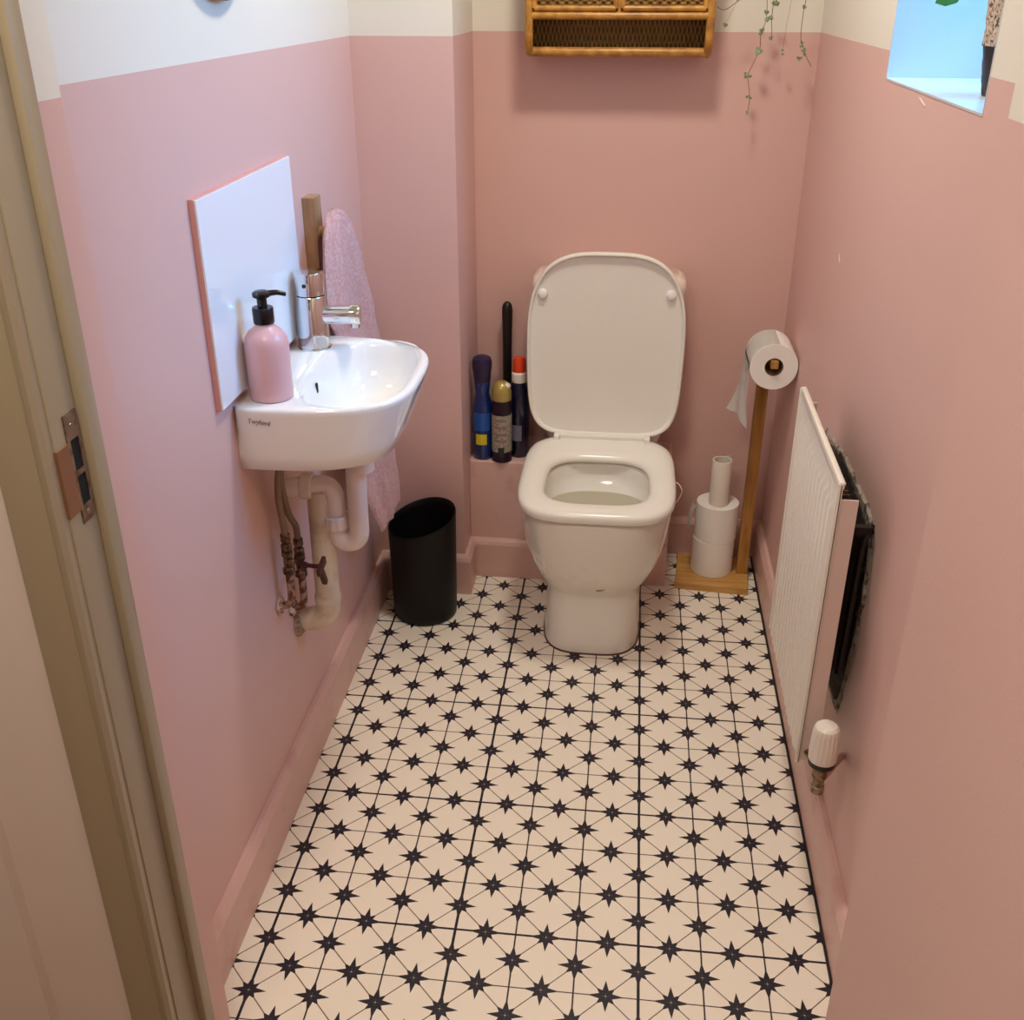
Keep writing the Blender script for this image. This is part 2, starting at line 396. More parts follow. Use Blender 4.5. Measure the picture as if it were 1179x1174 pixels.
# ------------------------------------------------------------------ toilet
TX = -0.1255
toilet = empty('toilet', (TX, 1.05, 0), 'white ceramic close-coupled toilet with its lid raised against the cistern', 'toilet')
S = lambda hx, yf, yb, z, n=2.8, egg=0.0: sell(TX, (yf+yb)/2, hx, (yb-yf)/2, z, n, 72, egg)
rings = [S(0.124, 0.878, 1.245, 0.0, 3.4), S(0.1245, 0.877, 1.245, 0.006, 3.4), S(0.1205, 0.884, 1.245, 0.06, 3.4), S(0.1195, 0.892, 1.245, 0.12, 3.3), S(0.120, 0.894, 1.245, 0.150, 3.2),
         S(0.131, 0.884, 1.25, 0.168, 3.0), S(0.148, 0.866, 1.25, 0.195, 2.8), S(0.164, 0.846, 1.25, 0.235, 2.7), S(0.1745, 0.829, 1.255, 0.275, 2.7), S(0.181, 0.815, 1.26, 0.32, 2.8, 0.01),
         S(0.184, 0.806, 1.27, 0.36, 2.9, 0.01), S(0.186, 0.802, 1.28, 0.39, 3.0, 0.01), S(0.1845, 0.804, 1.28, 0.402, 3.0, 0.01), S(0.178, 0.811, 1.27, 0.407, 3.0, 0.01),
         S(0.134, 0.852, 1.15, 0.407, 2.6), S(0.129, 0.858, 1.145, 0.400, 2.6), S(0.131, 0.857, 1.147, 0.375, 2.6), S(0.129, 0.862, 1.112, 0.345, 2.5), S(0.124, 0.868, 1.080, 0.312, 2.4), S(0.112, 0.882, 1.045, 0.295, 2.3), S(0.083, 0.90, 1.03, 0.265, 2.2), S(0.055, 0.92, 1.01, 0.245, 2.1), S(0.03, 0.94, 0.99, 0.238, 2)]
bm = bmesh.new(); loft(bm, rings); obj('pan', bm, M_ceramic, toilet, 60)
bm = bmesh.new(); loft(bm, [S(0.1270, 0.866, 1.1080, 0.344, 2.5), S(0.05, 0.92, 1.04, 0.3442, 2.4)]); obj('water', bm, mat('shade_toned_water', '#bdb6a0', 0.5, spec=0.15), toilet)  # raised matt disc toned like shaded ceramic; bowl shade put into its colour
# brown ring where the base meets the floor
bm = bmesh.new(); loft(bm, [S(0.1265, 0.8745, 1.246, 0.0, 3.4), S(0.1255, 0.8755, 1.246, 0.0035, 3.4)]); obj('base_ring', bm, mat('brown_base_ring', '#5b3c30', 0.6), toilet)
bm = bmesh.new(); lathe(bm, (-0.105, 0.8672, 0.197), [(0.0001, 0.0), (0.006, 0.0), (0.006, 0.0025), (0.0001, 0.003)], 20, (0, -1, 0.6))
for v in bm.verts: v.co.x = -0.105+(v.co.x+0.105)*1.8; v.co.z = 0.197+(v.co.z-0.197)*0.6+(v.co.x+0.105)*0.22
obj('chip', bm, mat('brown_stain', '#a9806a', 0.6), toilet)
# seat ring
O = lambda k, z: sell(TX, 1.026, 0.1885-k, 0.234-k, z, 4.0, 80, 0.0)
I = lambda k, z: sell(TX, 1.001, 0.125+k, 0.133+k, z, 3.3, 80, -0.02)
bm = bmesh.new(); loft(bm, [O(0.002, 0.411), O(0.0, 0.416), O(0.0, 0.426), O(0.004, 0.4325), O(0.014, 0.436), O(0.035, 0.437), I(0.022, 0.4345), I(0.010, 0.430), I(0.002, 0.423), I(0.0, 0.416), I(0.003, 0.411)], wrap=True)
obj('seat', bm, M_plastic, toilet, 60)
# lid, upright: outline in the xz plane, thickness along y
def lid_ring(k, y, zlean=0.0):
    out = []; N = 96; z0, z1 = 0.436, 0.917
    for i in range(N):
        t = 2*PI*i/N; c_, s_ = math.cos(t), math.sin(t)
        n = 5.6 if s_ < 0 else 3.3
        hx = 0.2005-k; hz = (z1-z0)/2-k
        x = spow(c_, 2/n)*hx; z = spow(s_, 2/n)*hz
        x *= 1-0.05*max(0, z/hz)**2
        if s_ < 0: x *= 1-0.045*(abs(z/hz))**1.6
        zz = (z0+z1)/2-0.012*(1 if False else 0)+z
        out.append((TX+x, y+0.012+0.012*(zz-z0), zz))
    return out
bm = bmesh.new()
loft(bm, [lid_ring(0.006, 1.262), lid_ring(0.001, 1.259), lid_ring(0.0, 1.252), lid_ring(0.0, 1.240), lid_ring(0.002, 1.236), lid_ring(0.005, 1.2355), lid_ring(0.0075, 1.238), lid_ring(0.010, 1.2455), lid_ring(0.022, 1.2475), lid_ring(0.06, 1.249)])
obj('lid', bm, M_plastic, toilet, 50)
for x, z in ((-0.2865, 0.811), (0.0325, 0.816)):
    bm = bmesh.new(); y0 = 1.261+0.012*0.37
    lathe(bm, (x, y0, z), [(0.0125, 0), (0.0125, 0.006), (0.010, 0.011), (0.005, 0.013), (0.001, 0.0135)], 24, (0, -1, 0)); obj('buffer', bm, mat('buffer_plastic', '#f2eee8', 0.3), toilet)
bm = bmesh.new(); box(bm, -0.250, 0.002, 1.229, 1.246, 0.434, 0.446, bev=0.003); obj('hinge_bar', bm, M_plastic, toilet, 40)
for x in (-0.250, -0.014):
    bm = bmesh.new(); box(bm, x, x+0.016, 1.216, 1.252, 0.433, 0.4475, bev=0.004); obj('hinge', bm, M_plastic, toilet, 40)
bm = bmesh.new()
Cs = lambda hx, y0, y1, z, n=5.0: sell(TX+0.002, (y0+y1+0.008)/2, hx, (y1-y0)/2, z, n, 72)
loft(bm, [Cs(0.150, 1.285, 1.425, 0.400), Cs(0.156, 1.28, 1.43, 0.42), Cs(0.172, 1.28, 1.436, 0.62), Cs(0.178, 1.279, 1.438, 0.785), Cs(0.178, 1.279, 1.438, 0.79)])
obj('cistern', bm, M_ceramic, toilet, 50)
bm = bmesh.new(); loft(bm, [Cs(0.190, 1.270, 1.430, 0.790), Cs(0.1955, 1.268, 1.430, 0.797), Cs(0.196, 1.268, 1.430, 0.822), Cs(0.192, 1.272, 1.428, 0.840), Cs(0.178, 1.283, 1.42, 0.848)])
obj('cistern_lid', bm, mat('cistern_lid_ceramic', '#ead9cc', 0.15, coat=0.3), toilet, 50)
bm = bmesh.new(); tube(bm, [(0.040, 1.06, 0.398), (0.066, 1.02, 0.420), (0.078, 1.0, 0.412), (0.078, 1.0, 0.398), (0.066, 1.0, 0.375), (0.048, 1.03, 0.345)], 0.0012, 6)
obj('cord_loop', bm, mat('white_cord', '#dcc8bc', 0.5), toilet)

# ------------------------------------------------------------------ wash basin on the left wall
basin = empty('wash_basin', (XL, 0.43, 0.765), 'small white wall-hung ceramic hand basin on the left wall', 'basin')
def basin_outline(D, hy, cy, z, n=3.4, N=96, c=(-0.56, 0.435)):
    poly = []
    for i in range(181):
        t = -PI/2+PI*i/180
        poly.append((XL+D*abs(math.cos(t))**(2/n), cy+hy*spow(math.sin(t), 2/n)))
    out = []
    for k in range(N):
        a = 2*PI*k/N; dx, dy = math.cos(a), math.sin(a); best = None
        PP = poly+[poly[0]]
        for (x1, y1), (x2, y2) in zip(PP, PP[1:]):
            ex, ey = x2-x1, y2-y1; den = dx*ey-dy*ex
            if abs(den) < 1e-12: continue
            t_ = ((x1-c[0])*ey-(y1-c[1])*ex)/den; s_ = ((x1-c[0])*dy-(y1-c[1])*dx)/den
            if t_ > 0 and -1e-6 <= s_ <= 1+1e-6 and (best is None or t_ < best): best = t_
        out.append((c[0]+dx*best, c[1]+dy*best, z))
    return out
def bowl_ring(sx, z, ox=0.0, n=2.9, N=96):
    out = []
    cx, cy, hx, hy = -0.540+ox, 0.435, 0.088*sx, 0.172*sx
    for k in range(N):
        a = 2*PI*k/N; r = ((abs(math.cos(a))/hx)**n+(abs(math.sin(a))/hy)**n)**(-1/n)
        out.append((cx+r*math.cos(a), cy+r*math.sin(a), z))
    return out
bo = basin_outline
rings = [bo(0.205, 0.140, 0.418, 0.764), bo(0.228, 0.168, 0.42, 0.766), bo(0.240, 0.182, 0.422, 0.772), bo(0.252, 0.190, 0.425, 0.80), bo(0.266, 0.197, 0.428, 0.84), bo(0.277, 0.202, 0.430, 0.872),
         bo(0.2785, 0.203, 0.430, 0.879), bo(0.277, 0.2015, 0.430, 0.8835), bo(0.273, 0.198, 0.430, 0.8855),
         bowl_ring(1.06, 0.8845), bowl_ring(1.02, 0.882), bowl_ring(0.99, 0.875), bowl_ring(0.965, 0.855), bowl_ring(0.90, 0.825), bowl_ring(0.78, 0.803), bowl_ring(0.55, 0.790), bowl_ring(0.25, 0.784), bowl_ring(0.12, 0.780)]
bm = bmesh.new(); loft(bm, rings); obj('bowl', bm, mat('basin_ceramic', '#f1eeea', 0.08, coat=0.5), basin, 60)
bm = bmesh.new(); lathe(bm, (-0.540, 0.435, 0.7795), [(0.021, 0.0), (0.021, 0.005), (0.016, 0.0065), (0.003, 0.007)], 28); obj('waste_plug', bm, mat('chrome_plug', '#d8d8d8', 0.12, 1.0), basin)
bm = bmesh.new(); box(bm, -0.6255, -0.6215, 0.421, 0.4275, 0.843, 0.862, bev=0.0015); obj('overflow_slot', bm, mat('slot_black', '#1c1c20', 0.5), basin)
text_mesh('Twyford', 0.0110, Matrix.Translation((-0.664, 0.2305, 0.8625)) @ Matrix.Rotation(math.radians(86), 4, 'X') @ Matrix.Rotation(math.radians(-6), 4, 'Z'), 'maker_mark', mat('maker_mark_grey', '#988983', 0.5), basin, 0.003)

# upstand panel behind the basin
bm = bmesh.new(); box(bm, XL, -0.7000, 0.170, 0.615, 0.903, 1.226, bev=0.001)
sb = obj('splashback', bm, mat('pink_edge_board', '#d69a92', 0.4), None, 0)
tag(sb, 'white glossy splashback panel with pink edges on the wall above the basin', 'splashback')
bm = bmesh.new(); box(bm, -0.7002, -0.6970, 0.171, 0.614, 0.904, 1.2245, bev=0.0005); obj('glazed_face', bm, mat('glazed_white', '#eef2f6', 0.09, coat=0.3), sb, 0)

# basin mixer tap
M_chrome = mat('chrome', '#d9dce0', 0.07, 1.0)
tap = empty('basin_tap', (-0.660, 0.560, 0.885), 'chrome cylindrical basin mixer tap standing on the basin deck', 'tap')
TB = Vector((-0.6635, 0.560, 0.884))
bm = bmesh.new(); lathe(bm, TB, [(0.0325, 0), (0.0325, 0.003), (0.0305, 0.005), (0.0280, 0.100), (0.0270, 0.1015)], 48); obj('tap_body', bm, M_chrome, tap)
bm = bmesh.new(); lathe(bm, TB+Vector((0, 0, 0.1030)), [(0.0270, 0), (0.0280, 0.001), (0.0277, 0.039), (0.0265, 0.042), (0.014, 0.0435), (0.001, 0.044)], 48); hd = obj('tap_handle', bm, M_chrome, tap)
bm = bmesh.new(); lathe(bm, TB+Vector((-0.002, -0.0272, 0.124)), [(0.0038, 0), (0.0038, 0.0018), (0.001, 0.0019)], 16, (-0.1, -1, 0)); obj('grub_screw_hole', bm, M_dark, hd)
sd = Vector((1.0, 0.12, 0.0)).normalized(); s0 = TB+Vector((0.010, 0, 0.064))
bm = bmesh.new(); lathe(bm, s0, [(0.0175, 0), (0.0175, 0.062), (0.0190, 0.063), (0.0190, 0.078), (0.0175, 0.081), (0.001, 0.0812)], 36, sd); sp_ = obj('spout', bm, M_chrome, tap)
bm = bmesh.new(); lathe(bm, s0+sd*0.070+Vector((0, 0, -0.014)), [(0.0095, 0), (0.0095, 0.010), (0.006, 0.0105)], 24, (0, 0, -1)); obj('aerator', bm, M_chrome, sp_)

# soap bottle
SBp = Vector((-0.6585, 0.288, 0.8845))
soap = empty('soap_dispenser', SBp, 'pink pump soap bottle with a black pump on the basin deck', 'soap bottle')
bm = bmesh.new(); lathe(bm, SBp, [(0.032, 0), (0.0355, 0.003), (0.0362, 0.008), (0.0362, 0.092), (0.034, 0.104), (0.027, 0.115), (0.018, 0.122), (0.0145, 0.126), (0.0145, 0.130)], 48)
obj('bottle', bm, mat('pink_bottle', '#dcaeb0', 0.28), soap)
M_blk = mat('black_plastic', '#0c0c10', 0.25)
pz = SBp+Vector((0, 0, 0.128))
bm = bmesh.new(); lathe(bm, pz, [(0.0165, 0), (0.017, 0.001), (0.017, 0.024), (0.016, 0.026), (0.008, 0.0265), (0.008, 0.040)], 32); obj('pump_collar', bm, M_blk, soap)
bm = bmesh.new(); lathe(bm, pz+Vector((0, 0, 0.040)), [(0.009, 0), (0.014, 0.003), (0.0145, 0.009), (0.010, 0.012), (0.001, 0.0125)], 28)
tube(bm, [pz+Vector((0.004, 0.001, 0.0465)), pz+Vector((0.022, 0.008, 0.048)), pz+Vector((0.036, 0.014, 0.044))], lambda t: 0.0055-0.002*t, 12)
obj('pump_head', bm, M_blk, soap)

# wooden hook rail and towel
bm = bmesh.new(); box(bm, XL, -0.684, 0.700, 0.745, 0.955, 1.135, bev=0.0015)
hk = obj('towel_hook', bm, M_oak, None, 0); tag(hk, 'upright wooden towel hook strip on the left wall beside the splashback', 'towel hook')
bm = bmesh.new(); lathe(bm, (-0.690, 0.725, 1.066), [(0.010, 0), (0.010, 0.022), (0.013, 0.026), (0.012, 0.032), (0.001, 0.033)], 24, (1, 0, 0)); obj('peg', bm, M_oak, hk)
rows = [(1.102, 0.715, 0.765, -0.660, .008), (1.092, 0.685, 0.80, -0.657, .013), (1.066, 0.655, 0.835, -0.655, .017), (1.02, 0.632, 0.868, -0.652, .019), (0.92, 0.615, 0.930, -0.650, .021), (0.885, 0.648, 0.945, -0.648, .021), (0.77, 0.648, 0.983, -0.643, .022),
        (0.65, 0.655, 0.99, -0.638, .022), (0.55, 0.68, 0.992, -0.630, .020), (0.487, 0.712, 0.996, -0.626, .018), (0.42, 0.757, 1.0, -0.622, .016), (0.356, 0.805, 1.004, -0.620, .012), (0.352, 0.815, 0.997, -0.620, .008)]
bm = bmesh.new(); rings = []
RR = []
for a, b in zip(rows, rows[1:]):
    st = 6 if a[0]-b[0] > 0.04 else 2
    for j in range(st): RR.append(tuple(a[i]+(b[i]-a[i])*j/st for i in range(5)))
RR.append(rows[-1])
for z, yl, yr, xc, th in RR:
    N = 60; ring = []
    for i in range(N):
        s = i/N
        if s < 0.6: u = s/0.6; side = 1
        else: u = 1-(s-0.6)/0.4; side = -1
        env = math.sin(PI*min(max(u, 0.0), 1.0))**0.35 if 0 < u < 1 else 0
        x = xc
        if side > 0:
            fold = math.sin(u*PI*2*2.4+z*3.0+0.6)*0.45+math.sin(u*PI*2*4.1-z*5)*0.2
            x += th*env*(0.65+0.55*fold)+0.0025*noise.noise(Vector((u*14, z*30, 0)))
        else: x -= th*env*0.8
        ring.append((x, yl+(yr-yl)*u, z-0.012*(1-env)*0.0+0.004*math.sin(u*9)))
    rings.append(ring)
loft(bm, rings)
M_towel = mat('pink_terry', '#e2a39f', 0.95, bump=(420, 1.0, 0.006), var=('#efc3c0', 160, 0.45, 0.62))
M_towel.node_tree.nodes['Principled BSDF'].inputs['Sheen Weight'].default_value = 0.4
tw = obj('hand_towel', bm, M_towel, None, 80); tag(tw, 'fluffy pink hand towel hanging from the wooden hook behind the basin', 'towel')

# plumbing under the basin
M_pipe = mat('white_waste_plastic', '#eadbd4', 0.3)
M_pipe_old = mat('aged_pipe', '#d8c8b2', 0.45, var=('#b39a78', 22, 0.5, 0.8))
M_brass = mat('grimy_brass', '#7c5c3e', 0.45, 0.5, var=('#3a2418', 120, 0.4, 0.6))
M_hose = mat('braided_hose', '#8a7360', 0.4, 0.5, bump=(700, 0.8, 0.002))
M_redrust = mat('red_brown_handle', '#4a1f16', 0.6)
trap = empty('waste_trap', (-0.60, 0.435, 0.52), 'white plastic waste trap and pipe beneath the basin', 'waste trap')
py = 0.435
bm = bmesh.new(); lathe(bm, (-0.555, py, 0.69), [(0.024, 0), (0.024, 0.03), (0.019, 0.032), (0.019, 0.076)], 32); obj('tailpiece', bm, M_pipe, trap)
pts = [(-0.568, py, 0.70), (-0.568, py, 0.565)]+[(-0.5905+0.0225*math.cos(a), py, 0.560-0.026*math.sin(a)) for a in [PI*k/8 for k in range(9)]]+[(-0.613, py, 0.565), (-0.613, py, 0.68)]
bm = bmesh.new(); tube(bm, [(-0.565, py, 0.705), (-0.567, py, 0.66)]+pts[1:-1]+[(-0.613, py, 0.60)], 0.0195, 20, True, 3); obj('trap_bend', bm, M_pipe, trap)
bm = bmesh.new(); tube(bm, [(-0.613, py, 0.59), (-0.613, py, 0.630), (-0.619, py, 0.645), (-0.636, py, 0.652), (XL+0.003, py-0.015, 0.652)], 0.0195, 20, True, 5); obj('elbow', bm, M_pipe, trap)
def nut(c, r, h, axis, name, m, par, ribs=12):
    bm = bmesh.new(); ax = Vector(axis).normalized(); a, b = frame_of(ax); c = Vector(c); N = ribs*4; R = []
    for hh, k in ((0, .94), (0.002, 1), (h-0.002, 1), (h, .94)):
        R.append([c+ax*hh+(a*math.cos(2*PI*i/N)+b*math.sin(2*PI*i/N))*r*k*(1+0.05*(1 if i % 4 < 2 else 0)) for i in range(N)])
    loft(bm, R); return obj(name, bm, m, par, 30)
nut((-0.613, py, 0.566), 0.0250, 0.028, (0, 0, 1), 'trap_nut', M_pipe, trap)
nut((-0.650, py-0.004, 0.652), 0.0250, 0.022, (-1, 0, 0), 'trap_nut', M_pipe, trap)
bm = bmesh.new(); tube(bm, [(-0.641, py, 0.645), (-0.642, py, 0.50), (-0.643, py, 0.400), (-0.650, py, 0.368), (-0.675, py, 0.352), (XL+0.003, py, 0.350)], 0.0245, 24, True, 5); dp = obj('down_pipe', bm, M_pipe_old, trap)
bm = bmesh.new(); lathe(bm, (-0.643, py, 0.395), [(0.0255, 0), (0.0265, 0.003), (0.0265, 0.014), (0.0255, 0.016)], 28); obj('joint_collar', bm, M_pipe_old, dp)
bm = bmesh.new(); lathe(bm, (XL+0.001, py, 0.345), [(0.034, 0), (0.030, 0.006), (0.024, 0.014), (0.018, 0.018)], 20, (1, 0, 0))
for v in bm.verts: v.co += Vector((0, 1, 1))*0.005*noise.noise(v.co*90)
obj('pipe_filler', bm, mat('crumbly_filler', '#b9a088', 0.9, bump=(200, 1, 0.006), var=('#6b4a38', 60, 0.5, 0.65)), dp, 60)

def supply(y0, yv, zt, label, handle):
    s = empty('supply_pipe', (-0.685, yv, zt-0.16), label, 'supply pipe', None)
    bm = bmesh.new(); tube(bm, [(-0.665, y0, 0.755), (-0.672, y0+0.002, 0.715), (-0.680, (y0+yv)/2, zt+0.085), (-0.682, yv-0.004, zt+0.035), (-0.682, yv, zt)], 0.0062, 12); obj('flexible_hose', bm, M_hose, s)
    bm = bmesh.new(); lathe(bm, (-0.682, yv, zt-0.028), [(0.008, 0), (0.0105, 0.002), (0.0105, 0.012), (0.008, 0.014), (0.008, 0.020), (0.0098, 0.022), (0.0098, 0.034), (0.006, 0.036)], 8); obj('compression_nut', bm, M_brass, s, 20)
    bm = bmesh.new(); lathe(bm, (-0.682, yv, zt-0.078), [(0.009, 0), (0.0115, 0.003), (0.0115, 0.012), (0.0075, 0.016), (0.0085, 0.028), (0.0075, 0.036), (0.0105, 0.040), (0.0105, 0.048), (0.007, 0.050)], 12)
    lathe(bm, (-0.682, yv, zt-0.050), [(0.0075, 0), (0.0075, 0.014), (0.005, 0.016)], 12, (1, -0.4, 0)); v = obj('isolating_valve', bm, M_brass, s, 25)
    bm = bmesh.new(); tube(bm, [(-0.682, yv, zt-0.075), (-0.682, yv, zt-0.125), (-0.688, yv, zt-0.145), (XL+0.002, yv, zt-0.150)], 0.0075, 12, True, 4); obj('copper_tail', bm, mat('painted_copper', '#a58673', 0.5, var=('#5d2f22', 80, 0.42, 0.55)), s)
    if handle:
        bm = bmesh.new(); box(bm, -0.004, 0.004, -0.022, 0.022, -0.008, 0.008, bev=0.002, mtx=Matrix.Translation((-0.618, yv-0.068, zt-0.012)) @ Matrix.Rotation(math.radians(10), 4, 'X'))
        box(bm, -0.005, 0.005, -0.006, 0.006, -0.04, 0.006, bev=0.002, mtx=Matrix.Translation((-0.618, yv-0.072, zt-0.020)) @ Matrix.Rotation(math.radians(28), 4, 'X'))
        tube(bm, [(-0.682, yv, zt-0.040), (-0.660, yv-0.035, zt-0.030), (-0.620, yv-0.066, zt-0.014)], 0.0045, 8)
        obj('valve_handle', bm, M_redrust, s, 20)
    bm = bmesh.new(); lathe(bm, (XL+0.0015, yv, zt-0.150), [(0.020, 0), (0.017, 0.004), (0.009, 0.007)], 18, (1, 0, 0))
    for v in bm.verts: v.co += Vector((0, 1, 1))*0.006*noise.noise(v.co*80)
    obj('wall_filler', bm, mat('pale_filler', '#c9ada0', 0.9, var=('#5b3a2c', 90, 0.52, 0.6)), s, 60)
supply(0.302, 0.338, 0.590, 'grimy water supply hose and valve nearest the door under the basin', False)
supply(0.318, 0.404, 0.545, 'grimy water supply hose with red-brown valve handle beside the waste pipe', True)

# ------------------------------------------------------------------ black bin
BC = Vector((-0.572, 1.036, 0.0))
bm = bmesh.new(); N = 72
def rim(t):   # t angle; saddle-shaped rim, lowest towards the camera
    return 0.281+0.014*math.sin(t)+0.019*math.cos(t)
def bring(r, f, zc=None):
    return [BC+Vector((r*math.cos(2*PI*i/N), r*math.sin(2*PI*i/N), zc if zc is not None else rim(2*PI*i/N)+f)) for i in range(N)]
loft(bm, [bring(0.078, 0, 0.0), bring(0.083, 0, 0.004), bring(0.084, 0, 0.02), bring(0.0875, -0.02), bring(0.088, -0.004), bring(0.0865, 0.0), bring(0.084, -0.003), bring(0.083, -0.02), bring(0.078, 0, 0.02), bring(0.07, 0, 0.012)])
b_ = obj('waste_bin', bm, mat('matt_black_plastic', '#080707', 0.5, spec=0.3), None, 50); tag(b_, 'black round waste bin with a curved open rim standing in the left corner', 'bin')

# ------------------------------------------------------------------ things on the boxing ledge
LZ = BZ
cb = empty('spray_bottle', (-0.4455, 1.281, LZ), 'tall blue spray bottle with dark purple cap and yellow label, leftmost on the ledge', 'bottle')
P = Vector((-0.4455, 1.281, LZ))
bm = bmesh.new(); lathe(bm, P, [(0.024, 0), (0.0265, 0.004), (0.0268, 0.03), (0.0268, 0.13), (0.0255, 0.15), (0.022, 0.17), (0.0185, 0.185), (0.020, 0.20), (0.0215, 0.215), (0.020, 0.222)], 40); bt = obj('bottle_body', bm, mat('blue_plastic', '#0d2a66', 0.15, coat=0.5), cb)
bm = bmesh.new(); lathe(bm, P+Vector((0, 0, 0.220)), [(0.0215, 0), (0.0225, 0.004), (0.0235, 0.022), (0.026, 0.036), (0.0262, 0.052), (0.023, 0.062), (0.014, 0.067), (0.001, 0.068)], 32); obj('cap', bm, mat('purple_cap', '#261c3e', 0.35), cb)
def label_patch(c, r, a0, a1, z0, z1, name, m, par, n=14):
    bm = bmesh.new(); R = []
    for rr in (r, r+0.0006):
        pass
    vs = [[c+Vector((rr*math.cos(math.radians(a0+(a1-a0)*i/n)), rr*math.sin(math.radians(a0+(a1-a0)*i/n)), z)) for i in range(n+1)] for rr, z in ((r-0.0005, z0), (r+0.0006, z0), (r+0.0006, z1), (r-0.0005, z1))]
    loft(bm, vs, closed=False, wrap=True)
    for k in (0, n):
        f = [v for v in bm.verts if any((v.co-q[k]).length < 1e-7 for q in vs)]
        try: bmesh.ops.contextual_create(bm, geom=f)
        except Exception: pass
    return obj(name, bm, m, par, 30)
label_patch(P, 0.0268, 235, 300, 0.045, 0.075, 'yellow_label', mat('yellow_label', '#d8c418', 0.4), bt)
label_patch(P, 0.0268, 215, 320, 0.085, 0.135, 'blue_label', mat('bright_blue_label', '#1d53a0', 0.2), bt)

P = Vector((-0.3925, 1.268, LZ))
ae = empty('aerosol_can', P, 'air freshener aerosol can with gold cap and pale printed label, second on the ledge', 'aerosol')
bm = bmesh.new(); lathe(bm, P, [(0.0255, 0), (0.0275, 0.002), (0.0268, 0.006), (0.0268, 0.165), (0.0255, 0.171), (0.0265, 0.174), (0.024, 0.177)], 40); cn = obj('can', bm, mat('dark_purple_tin', '#231424', 0.3, 0.2), ae)
m_lab = mat('printed_label', '#a89f8c', 0.45, var=('#6f7060', 220, 0.5, 0.6))
label_patch(P, 0.0268, 180, 360, 0.030, 0.135, 'label', m_lab, cn, 24)
for z in (0.118, 0.098, 0.078, 0.060): label_patch(P, 0.0273, 235, 305, z, z+0.007, 'print_band', mat('label_print', '#8f6f74', 0.5), cn)
label_patch(P, 0.0273, 255, 290, 0.018, 0.045, 'print_block', mat('label_dark', '#2b2226', 0.5), cn)
bm = bmesh.new(); lathe(bm, P+Vector((0, 0, 0.174)), [(0.0262, 0), (0.0268, 0.003), (0.0262, 0.022), (0.0225, 0.038), (0.014, 0.048), (0.006, 0.051), (0.001, 0.0515)], 36); cp = obj('gold_cap', bm, mat('gold_plastic', '#b09a55', 0.3, 0.35), ae)
bm = bmesh.new(); lathe(bm, P+Vector((0.012, -0.005, 0.208)), [(0.010, 0), (0.009, 0.010), (0.006, 0.013), (0.001, 0.0135)], 18, (0.6, -0.1, 1)); obj('nozzle', bm, mat('cream_nozzle', '#e4dccb', 0.4), cp)

P = Vector((-0.3500, 1.3075, LZ))
cl = empty('cleaner_bottle', P, 'navy cleaner bottle with white collar and orange cap, half hidden by the toilet lid', 'bottle')
bm = bmesh.new(); lathe(bm, P, [(0.025, 0), (0.0275, 0.004), (0.0275, 0.15), (0.0265, 0.19), (0.020, 0.212)], 36); bt = obj('bottle_body', bm, mat('navy_plastic', '#10112e', 0.2, coat=0.3), cl)
label_patch(P, 0.0275, 225, 290, 0.050, 0.095, 'label', mat('grey_label', '#6f6b7c', 0.5), bt)
bm = bmesh.new(); lathe(bm, P+Vector((0, 0, 0.210)), [(0.0195, 0), (0.0205, 0.003), (0.020, 0.025), (0.016, 0.030)], 28); obj('collar', bm, mat('white_collar', '#e9e4dc', 0.35), cl)
bm = bmesh.new(); lathe(bm, P+Vector((0, 0, 0.238)), [(0.0165, 0), (0.0175, 0.003), (0.0175, 0.030), (0.014, 0.040), (0.001, 0.042)], 28); obj('orange_cap', bm, mat('orange_plastic', '#dd4418', 0.35), cl)

P = Vector((-0.392, 1.396, LZ))
br = empty('toilet_brush', P, 'tall slim black round-ended brush handle standing behind the cans', 'toilet brush')
bm = bmesh.new(); lathe(bm, P, [(0.030, 0), (0.032, 0.003), (0.028, 0.11), (0.024, 0.115)], 32); obj('holder', bm, M_blk, br)
bm = bmesh.new(); lathe(bm, P+Vector((0, 0, 0.10)), [(0.012, 0), (0.0125, 0.18), (0.0140, 0.26), (0.0143, 0.282), (0.0115, 0.294), (0.006, 0.300), (0.001, 0.302)], 28); obj('handle', bm, mat('satin_black', '#17120f', 0.4), br)

# ------------------------------------------------------------------ toilet roll stand
st = empty('toilet_roll_stand', (0.20, 1.315, 0.0), 'golden wooden toilet roll stand in the right corner beside the toilet', 'toilet roll stand')
rotb = Matrix.Translation((0.201, 1.300, 0)) @ Matrix.Rotation(math.radians(-5), 4, 'Z')
bm = bmesh.new(); box(bm, -0.100, 0.100, -0.085, 0.085, 0.0, 0.021, bev=0.0015, mtx=rotb); obj('base', bm, M_base, st, 0)
bm = bmesh.new(); box(bm, 0.2680, 0.2975, 1.289, 1.313, 0.021, 0.706, bev=0.001); obj('pole', bm, M_pole, st, 0)
bm = bmesh.new(); box(bm, 0.2745, 0.2925, 1.135, 1.291, 0.678, 0.697, bev=0.001); obj('arm', bm, M_pole, st, 0)
bm = bmesh.new(); lathe(bm, (0.1985, 1.312, 0.021), [(0.009, 0), (0.009, 0.30), (0.007, 0.303)], 20); obj('storage_rod', bm, M_pole, st)
M_paper = mat('toilet_tissue', '#f7f2ea', 0.9, bump=(500, 0.5, 0.002))
M_card = mat('roll_core', '#8f7358', 0.8)
